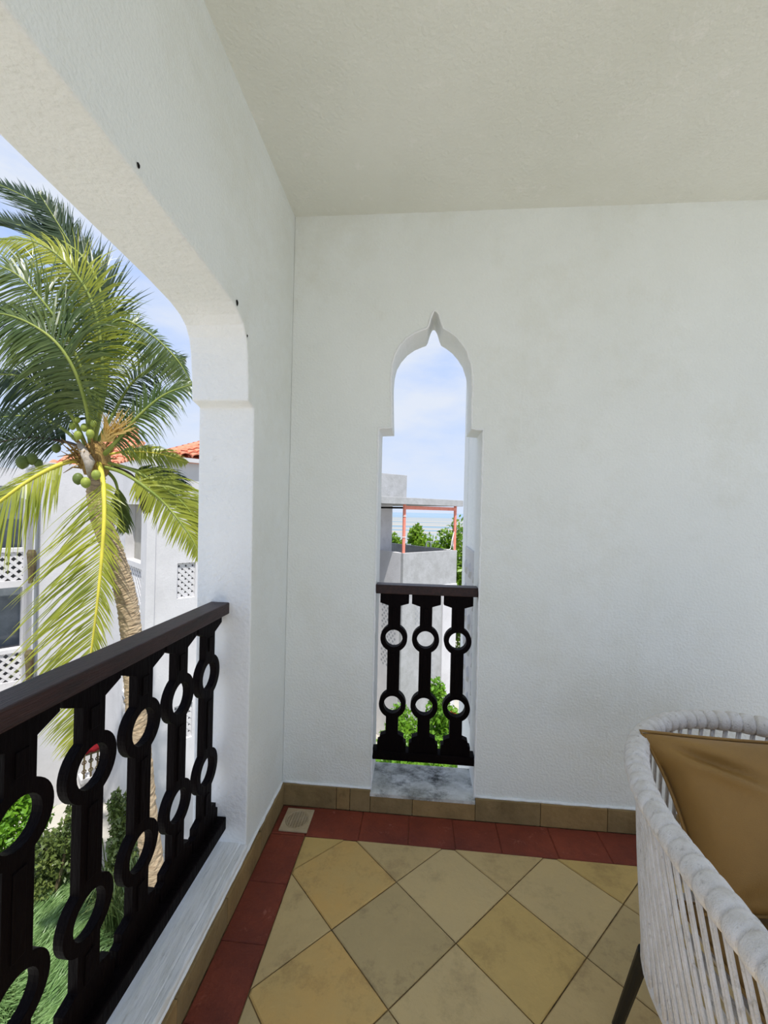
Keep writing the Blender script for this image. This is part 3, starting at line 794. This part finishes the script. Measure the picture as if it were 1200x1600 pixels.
# bushes under the pointed opening
for (px, yt, yb, d, w, n, col, sd_, lab) in (
        (638, 1108, 1192, 12.6, 84, 7, M_bush, 11, 'round bright green shrub at the foot of the terrace building'),
        (693, 1066, 1192, 11.2, 66, 9, M_bush, 12, 'taller pointed green shrub right of the round one below the opening'),
        (655, 1176, 1215, 9.6, 130, 5, M_bush, 13, 'low leafy hedge nearest below the pointed opening')):
    b, C, Q = multi(px, yt, yb, d, w, n, sd_)
    b = np.array([b[0], b[1], GZ]); bush('shrub', lab, 'shrub', b, C, Q, 4800, .13, col, sd_, group='shrubs at the foot of the terrace building')
fp = []
for k in range(14):
    c = at(708+npr.uniform(-7, 5), 1117+npr.uniform(-5, 6), 11.2+npr.uniform(-.1, .1)); fp.append(c)
mb = MB()
for c in fp:
    for a in range(5):
        an = a*1.2566; mb.add([c, c+np.array([.035*math.cos(an), -.01, .035*math.sin(an)]), c+np.array([.05*math.cos(an+.5), -.02, .05*math.sin(an+.5)]), c+np.array([.035*math.cos(an+1), -.01, .035*math.sin(an+1)])], [(0, 1, 2, 3)])
o = mb.build('flower_cluster', M_flower); tag(o, 'red flowers on the taller shrub below the opening', 'flowers', kind='stuff')
# trees between the terrace and the beach
for (px, yt, yb, d, w, n, sd_, lab) in (
        (612, 836, 905, 24, 50, 5, 21, 'leftmost green tree crown behind the terrace, beside the room block'),
        (646, 824, 905, 21, 44, 8, 22, 'tree with a loose leafy spire just right of the near salmon post'),
        (672, 838, 910, 29, 70, 6, 23, 'low green tree in the gap between the two salmon posts'),
        (699, 816, 940, 21.5, 56, 8, 24, 'rounded green tree crown behind the far salmon post'),
        (724, 822, 1000, 18, 40, 10, 25, 'green tree showing right of the terrace beside our own wall')):
    b, C, Q = multi(px, yt, yb, d, w, n, sd_)
    b0_ = np.array([b[0], b[1], GZ]); bush('tree', lab, 'tree', b0_, C, [tuple(np.array(q)*1.3) for q in Q], 4200, .24, M_tree, sd_, group='trees behind the terrace building')
# garden bushes left, seen between the balusters
for (px, yt, yb, d, w, n, col, sd_, lab, sz) in (
        (15, 1235, 1330, 8.6, 130, 5, M_bush, 31, 'bright green bush low at the left edge behind the balusters', .14),
        (88, 1262, 1400, 8.4, 80, 6, M_bushd, 32, 'olive green bush between the second and third near balusters', .09),
        (178, 1235, 1400, 8.2, 60, 7, M_bushd, 33, 'tall feathery bush beside the palm trunk', .10)):
    b, C, Q = multi(px, yt, yb, d, w, n, sd_)
    b0_ = np.array([b[0], b[1], GZ]); bush('shrub', lab, 'shrub', b0_, C, Q, 5000, sz, col, sd_, group='garden bushes seen between the balusters')

# lawn of long soft grass
obj('lawn_base', [(-9, -.2, GZ+.02), (-1.2, -.2, GZ+.02), (-1.2, 6.2, GZ+.02), (-9, 6.2, GZ+.02)], [(0, 1, 2, 3)], M_soil, kind='structure', loc=(-5, 3, GZ))
n = 90000
x = npr.uniform(-9, -1.2, n); y = npr.uniform(-.2, 6.2, n); hgt = .16+.16*npr.rand(n)
lean = npr.uniform(-.5, .5, n)+1.2*np.sin(x*1.7+y*2.3); hx = np.cos(lean)*.18*(.5+npr.rand(n)); hy = np.sin(lean)*.18*(.5+npr.rand(n)); w = .012
wa = npr.uniform(0, 6.28, n); wx, wy = np.cos(wa)*w, np.sin(wa)*w
z0 = np.full(n, GZ+.02)
Vg = np.stack([np.stack([x-wx, y-wy, z0], 1), np.stack([x+wx, y+wy, z0], 1), np.stack([x+hx*.5+wx*.8, y+hy*.5+wy*.8, z0+hgt*.75], 1), np.stack([x+hx*1.3, y+hy*1.3, z0+hgt], 1), np.stack([x+hx*.5-wx*.8, y+hy*.5-wy*.8, z0+hgt*.75], 1)], 1).reshape(-1, 3)
tag(obj('lawn', Vg, [(5*i, 5*i+1, 5*i+2, 5*i+3, 5*i+4) for i in range(n)], M_grass, loc=(-5, 3, GZ)), 'long soft green grass in the garden below the balcony', 'grass', kind='stuff')
# arching tall grass tuft
mb = MB()
for k in range(260):
    b = at(185+npr.uniform(-26, 24), 1395, 7.9+npr.uniform(-.4, .4)); b[2] = GZ
    an = npr.uniform(0, 6.28); h_ = npr.uniform(.7, 1.5); sp = npr.uniform(.2, .7)
    P = [b, b+np.array([sp*.25*math.cos(an), sp*.25*math.sin(an), h_*.6]), b+np.array([sp*.7*math.cos(an), sp*.7*math.sin(an), h_*.95]), b+np.array([sp*1.15*math.cos(an), sp*1.15*math.sin(an), h_*.85])]
    q = np.array([-math.sin(an), math.cos(an), 0])*.012
    mb.add([P[0]-q, P[0]+q, P[1]+q, P[1]-q, P[2]+q*.8, P[2]-q*.8, P[3]], [(0, 1, 2, 3), (3, 2, 4, 5), (5, 4, 6)])
tag(mb.build('ornamental_grass', M_grass2), 'clump of tall arching grass at the foot of the palm', 'grass', kind='stuff')

# ------------------------------------------------------------ coconut palm
PD = 5.5
palm = empty('coconut_palm', at(262, 1560, PD)*np.array([1, 1, 0])+zz*GZ, 'coconut palm with ringed bent trunk and windblown fronds left of the pillar', 'palm tree')
tp = [(152, 742, 5.5), (150, 775, 5.5), (158, 812, 5.5), (176, 860, 5.5), (190, 905, 5.5), (200, 950, 5.5), (206, 1000, 5.5), (211, 1070, 5.5), (217, 1150, 5.5), (227, 1260, 5.5), (243, 1390, 5.5), (258, 1540, 5.5), (272, 1750, 5.5)]
tr = cr_spline([at(*q) for q in tp], 26)
pts = [p for p in tr if p[2] > GZ-.05]
rr = []
for i, p in enumerate(pts):
    f = i/len(pts); rr.append((.092+.022*min(1, i/60)+.02*f)*(1+.02*math.sin(i*1.9)+.012*math.sin(i*5.1)))
trunk = MB().tube(pts, rr, 16)
vv = np.array(trunk.v); trunk.v = [tuple(p) for p in vv+npr.normal(0, .004, vv.shape)]
trunk.build('trunk', M_trunk, palm, smooth=False)

K0 = at(143, 712, PD)
def frond(cp, Lmax, m, stem, up, droop=.35, fwd=.55, n=62, wid=.023, start=.12, both=(1, 1), wind=(0, 0, 0), sr=.028, curl=.25, seed=0, label=None, endk=.35):
    """cp: control points of the rachis (x, y, depth); leaflets to both sides of it, in the plane across 'up'"""
    r = random.Random(seed)
    P = cr_spline([at(*q) for q in cp], 14); n_ = len(P)
    d = [0]
    for i in range(1, n_): d.append(d[-1]+np.linalg.norm(P[i]-P[i-1]))
    Lt = d[-1]
    rb = MB().tube(P, [sr*(1-.86*k/(n_-1)) for k in range(n_)], 6)
    fr = rb.build('frond', stem, palm, smooth=True)
    V = []; Fc = []
    up = np.array(up, float); wind = np.array(wind, float)
    n = int(n*1.45)
    for k in range(n):
        s = start+(1-start)*(k+.5)/n; L_ = s*Lt
        i = min(max(j for j in range(n_) if d[j] <= L_), n_-2); t = (L_-d[i])/(d[i+1]-d[i]); p = P[i]*(1-t)+P[i+1]*t
        T = P[i+1]-P[i]; T /= np.linalg.norm(T); sd = np.cross(T, up); sd /= np.linalg.norm(sd)+1e-9
        prof = (math.sin(math.pi*min(1, (s-start)/(1-start)*.86+.14))**.6)*(1-endk*s)
        for sg, sc in zip((1, -1), both):
            if sc <= 0: continue
            L = Lmax*prof*sc*r.uniform(.75, 1.12)
            dr0 = sd*sg*(1-.3*s)+T*(fwd+.5*s)+wind+np.array([r.uniform(-.13, .13), r.uniform(-.13, .13), r.uniform(-.13, .13)])
            dr0 /= np.linalg.norm(dr0)
            q = p.copy(); dv = dr0.copy(); w = wid*(.8+.4*r.random())
            wd = T-dv*(T@dv); wd /= np.linalg.norm(wd)+1e-9
            wd = wd*.9+up*.35*r.uniform(-1, 1); b = len(V)
            steps = 4
            for e in range(steps+1):
                ww = w*(.55, 1, .85, .5, .04)[e]/2
                V.append(q-wd*ww); V.append(q+wd*ww)
                if e: Fc.append((b+2*e-2, b+2*e-1, b+2*e+1, b+2*e))
                dv = dv+np.array([0, 0, -1])*droop*(.35+.25*e)+wind*curl; dv /= np.linalg.norm(dv); q = q+dv*L/steps
    obj('leaflets', V, Fc, m, fr, kind='stuff')
    return fr
TOC = -Fh*.8+zz*.35    # roughly towards the viewer and a little up
def D(*p): return [(x, y, PD+dd) for (x, y, dd) in p]
# 1 big hanging yellow frond in front
frond(D((150, 712, 0), (160, 745, -.25), (163, 800, -.45), (159, 870, -.55), (150, 960, -.6), (136, 1060, -.55), (112, 1180, -.5)), 1.42, M_ly, M_stem, TOC, droop=.10, fwd=.45, n=92, both=(1.1, .30), start=.14, seed=1, sr=.034, wind=(-.1, 0, -.1))
# 2 left yellow frond
frond(D((130, 722, 0), (105, 722, -.2), (60, 742, -.4), (10, 776, -.6), (-60, 835, -.7), (-130, 900, -.8)), 1.12, M_ly, M_stem, TOC, droop=.30, fwd=.5, n=80, seed=2, sr=.036, wind=(-.1, 0, -.25))
# 3,4 lower right
frond(D((155, 722, 0), (195, 730, .0), (240, 752, .0), (285, 785, .1), (318, 830, .2)), .72, M_ly, M_stemg, TOC, droop=.34, fwd=.35, n=46, both=(.35, 1), seed=3, start=.3, wid=.026)
frond(D((155, 728, 0), (190, 738, -.1), (228, 762, -.1), (262, 792, 0), (300, 842, .05), (316, 880, .1)), .85, M_ly, M_stemg, TOC, droop=.20, fwd=.25, n=48, both=(.55, 1), seed=4, start=.3, wid=.026, wind=(-.2, 0, -.2))
# 5 straight right
frond(D((150, 715, 0), (195, 706, .1), (245, 708, .2), (292, 722, .3)), .42, M_ly, M_stem, TOC, droop=.35, fwd=.7, n=34, seed=5, start=.25, sr=.02)
# 6 thick stem to the upper right
frond(D((150, 722, 0), (180, 692, -.1), (215, 652, -.15), (255, 618, -.15), (300, 600, -.1)), .70, M_lm, M_stemg, TOC, droop=.42, fwd=.35, n=60, both=(1, .8), seed=6, start=.22, sr=.034)
# 7 upright that arcs over to the right
frond(D((146, 700, .1), (152, 620, .1), (160, 540, .05), (186, 500, 0), (232, 520, 0), (275, 560, .05), (300, 600, .1)), .95, M_lm, M_stemg, TOC, droop=.08, fwd=.1, n=80, both=(1, .35), seed=7, start=.42, wind=(-.55, 0, -.1))
# 8.. crown fronds blown to the left
frond(D((146, 700, 0), (160, 600, -.2), (152, 500, -.3), (120, 430, -.4), (60, 380, -.5), (-20, 372, -.6)), 1.0, M_ly, M_stemg, TOC, droop=.30, fwd=.35, n=84, both=(.8, 1), seed=8, start=.25, wind=(-.15, 0, -.2))
frond(D((143, 704, 0), (140, 620, -.3), (112, 540, -.5), (74, 480, -.6), (20, 425, -.7), (-60, 400, -.8)), 1.05, M_lm, M_stemg, TOC, droop=.34, fwd=.35, n=84, seed=9, start=.22, wind=(-.15, 0, -.3))
frond(D((142, 704, 0), (136, 640, -.35), (112, 570, -.6), (70, 520, -.7), (0, 490, -.8), (-90, 500, -.9)), .95, M_lm, M_stemg, TOC, droop=.36, fwd=.35, n=80, seed=10, start=.2, wind=(-.12, 0, -.3))
frond(D((138, 706, 0), (112, 650, -.2), (70, 605, -.3), (10, 585, -.4), (-80, 600, -.5)), .9, M_ld, M_stemg, TOC, droop=.4, fwd=.35, n=70, seed=11, start=.2, wind=(-.1, 0, -.25))
# behind: dark ones
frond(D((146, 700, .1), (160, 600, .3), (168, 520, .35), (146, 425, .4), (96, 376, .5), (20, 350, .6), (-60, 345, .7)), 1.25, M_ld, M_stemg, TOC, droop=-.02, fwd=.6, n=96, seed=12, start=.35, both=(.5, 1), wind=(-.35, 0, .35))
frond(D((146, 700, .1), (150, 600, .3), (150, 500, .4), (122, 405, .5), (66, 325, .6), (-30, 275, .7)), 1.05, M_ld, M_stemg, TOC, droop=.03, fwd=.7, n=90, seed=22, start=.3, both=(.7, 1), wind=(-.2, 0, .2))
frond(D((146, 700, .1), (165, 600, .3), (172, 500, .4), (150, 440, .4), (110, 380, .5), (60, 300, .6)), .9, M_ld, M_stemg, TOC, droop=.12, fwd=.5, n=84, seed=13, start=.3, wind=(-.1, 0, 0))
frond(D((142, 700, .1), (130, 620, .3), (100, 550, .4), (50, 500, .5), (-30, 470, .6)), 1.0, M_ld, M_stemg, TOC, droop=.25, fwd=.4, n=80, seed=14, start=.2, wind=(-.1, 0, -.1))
frond(D((140, 705, .1), (100, 690, .2), (40, 684, .2), (-40, 700, .2)), .75, M_ld, M_lb, TOC, droop=.3, fwd=.45, n=56, seed=15, start=.25, sr=.03)
frond(D((140, 708, .1), (95, 668, .2), (45, 650, .25), (-30, 655, .3)), .8, M_ld, M_stemg, TOC, droop=.35, fwd=.45, n=56, seed=16, start=.25)
# short drooping ones right of the trunk
frond(D((160, 730, .1), (180, 752, .15), (188, 790, .2), (196, 830, .2)), .42, M_lm, M_stemg, TOC, droop=.3, fwd=.9, n=30, seed=17, start=.35, wid=.022)
frond(D((170, 728, .15), (205, 742, .2), (222, 770, .25), (232, 800, .25)), .25, M_lb, M_lb, TOC, droop=.3, fwd=.8, n=30, seed=18, start=.45, wid=.028)
frond(D((175, 725, .1), (215, 735, .25), (250, 742, .3), (290, 760, .3)), .5, M_ld, M_stemg, TOC, droop=.5, fwd=.25, n=36, seed=19, start=.3, wid=.022)
frond(D((150, 695, .2), (175, 650, .35), (205, 600, .4), (245, 570, .4), (290, 560, .4)), .75, M_ld, M_stemg, TOC, droop=.3, fwd=.35, n=56, both=(1, .9), seed=20, start=.25, wind=(-.15, 0, -.1))
# sheath fibres, flower stalks, husk
mb = MB()
for k in range(90):
    a = npr.uniform(0, 6.28); c = K0+Rh*.10*math.cos(a)+Fh*.10*math.sin(a)+zz*npr.uniform(-.18, .05)
    e = c+Rh*npr.uniform(.05, .28)*math.cos(a)+Fh*.2*math.sin(a)+zz*npr.uniform(-.1, .32)
    mb.tube([c, (c+e)/2+zz*.04, e], [.014, .009, .003], 4)
mb.build('leaf_sheath_fibre', M_husk, palm, kind='stuff')
mb = MB()
for k in range(70):
    b = at(165+npr.uniform(-8, 12), 690, PD-.1); e = at(185+npr.uniform(-28, 28), 652+npr.uniform(-14, 26), PD-.2+npr.uniform(-.1, .1))
    mb.tube([b, (b+e)/2+zz*.03, e], [.008, .007, .004], 4)
mb.build('flower_stalk', mat('pale_flower_stalk', (222, 190, 118), .8), palm, kind='stuff')
MB().tube([at(138, 745, PD-.2), at(140, 722, PD-.25), at(128, 700, PD-.2), at(122, 690, PD-.15)], [.008, .06, .045, .02], 8).build('dry_spathe', mat('dry_spathe_grey', (186, 176, 162), .9, (150, 138, 122), 20), palm, smooth=True)
MB().tube([at(150, 742, PD), at(150, 725, PD), at(150, 706, PD), at(152, 690, PD)], [.13, .17, .16, .08], 12).build('crown_base', M_husk, palm, smooth=True)
def coco(x, y, d, r, m):
    c = at(x, y, d); V = []; Fc = []; a, b = 12, 8
    for i in range(b+1):
        th = math.pi*i/b
        for k in range(a):
            ph = 2*math.pi*k/a; V.append(c+np.array([math.sin(th)*math.cos(ph)*r, math.sin(th)*math.sin(ph)*r, math.cos(th)*r*1.22-(.1*r if i == b else 0)]))
    for i in range(b):
        for k in range(a): Fc.append((i*a+k, (i+1)*a+k, (i+1)*a+(k+1) % a, i*a+(k+1) % a))
    obj('coconut', V, Fc, m, palm, smooth=True)
for (x, y, d, r, m) in ((113, 666, 5.25, .045, M_coco), (122, 680, 5.2, .055, M_coco), (132, 668, 5.2, .05, M_coco), (141, 678, 5.15, .055, M_coco), (121, 656, 5.3, .04, M_coco), (146, 662, 5.2, .042, M_coco),
                        (35, 722, 5.4, .085, M_cocod), (50, 717, 5.45, .075, M_cocod), (60, 724, 5.5, .06, M_cocod), (122, 748, 5.2, .07, M_cocod), (134, 754, 5.15, .065, M_coco), (150, 742, 5.1, .06, M_coco), (88, 700, 5.45, .06, M_cocod)):
    coco(x, y, d, r*.85, m)

for o in bpy.data.objects:
    if '_o' in o: del o['_o']
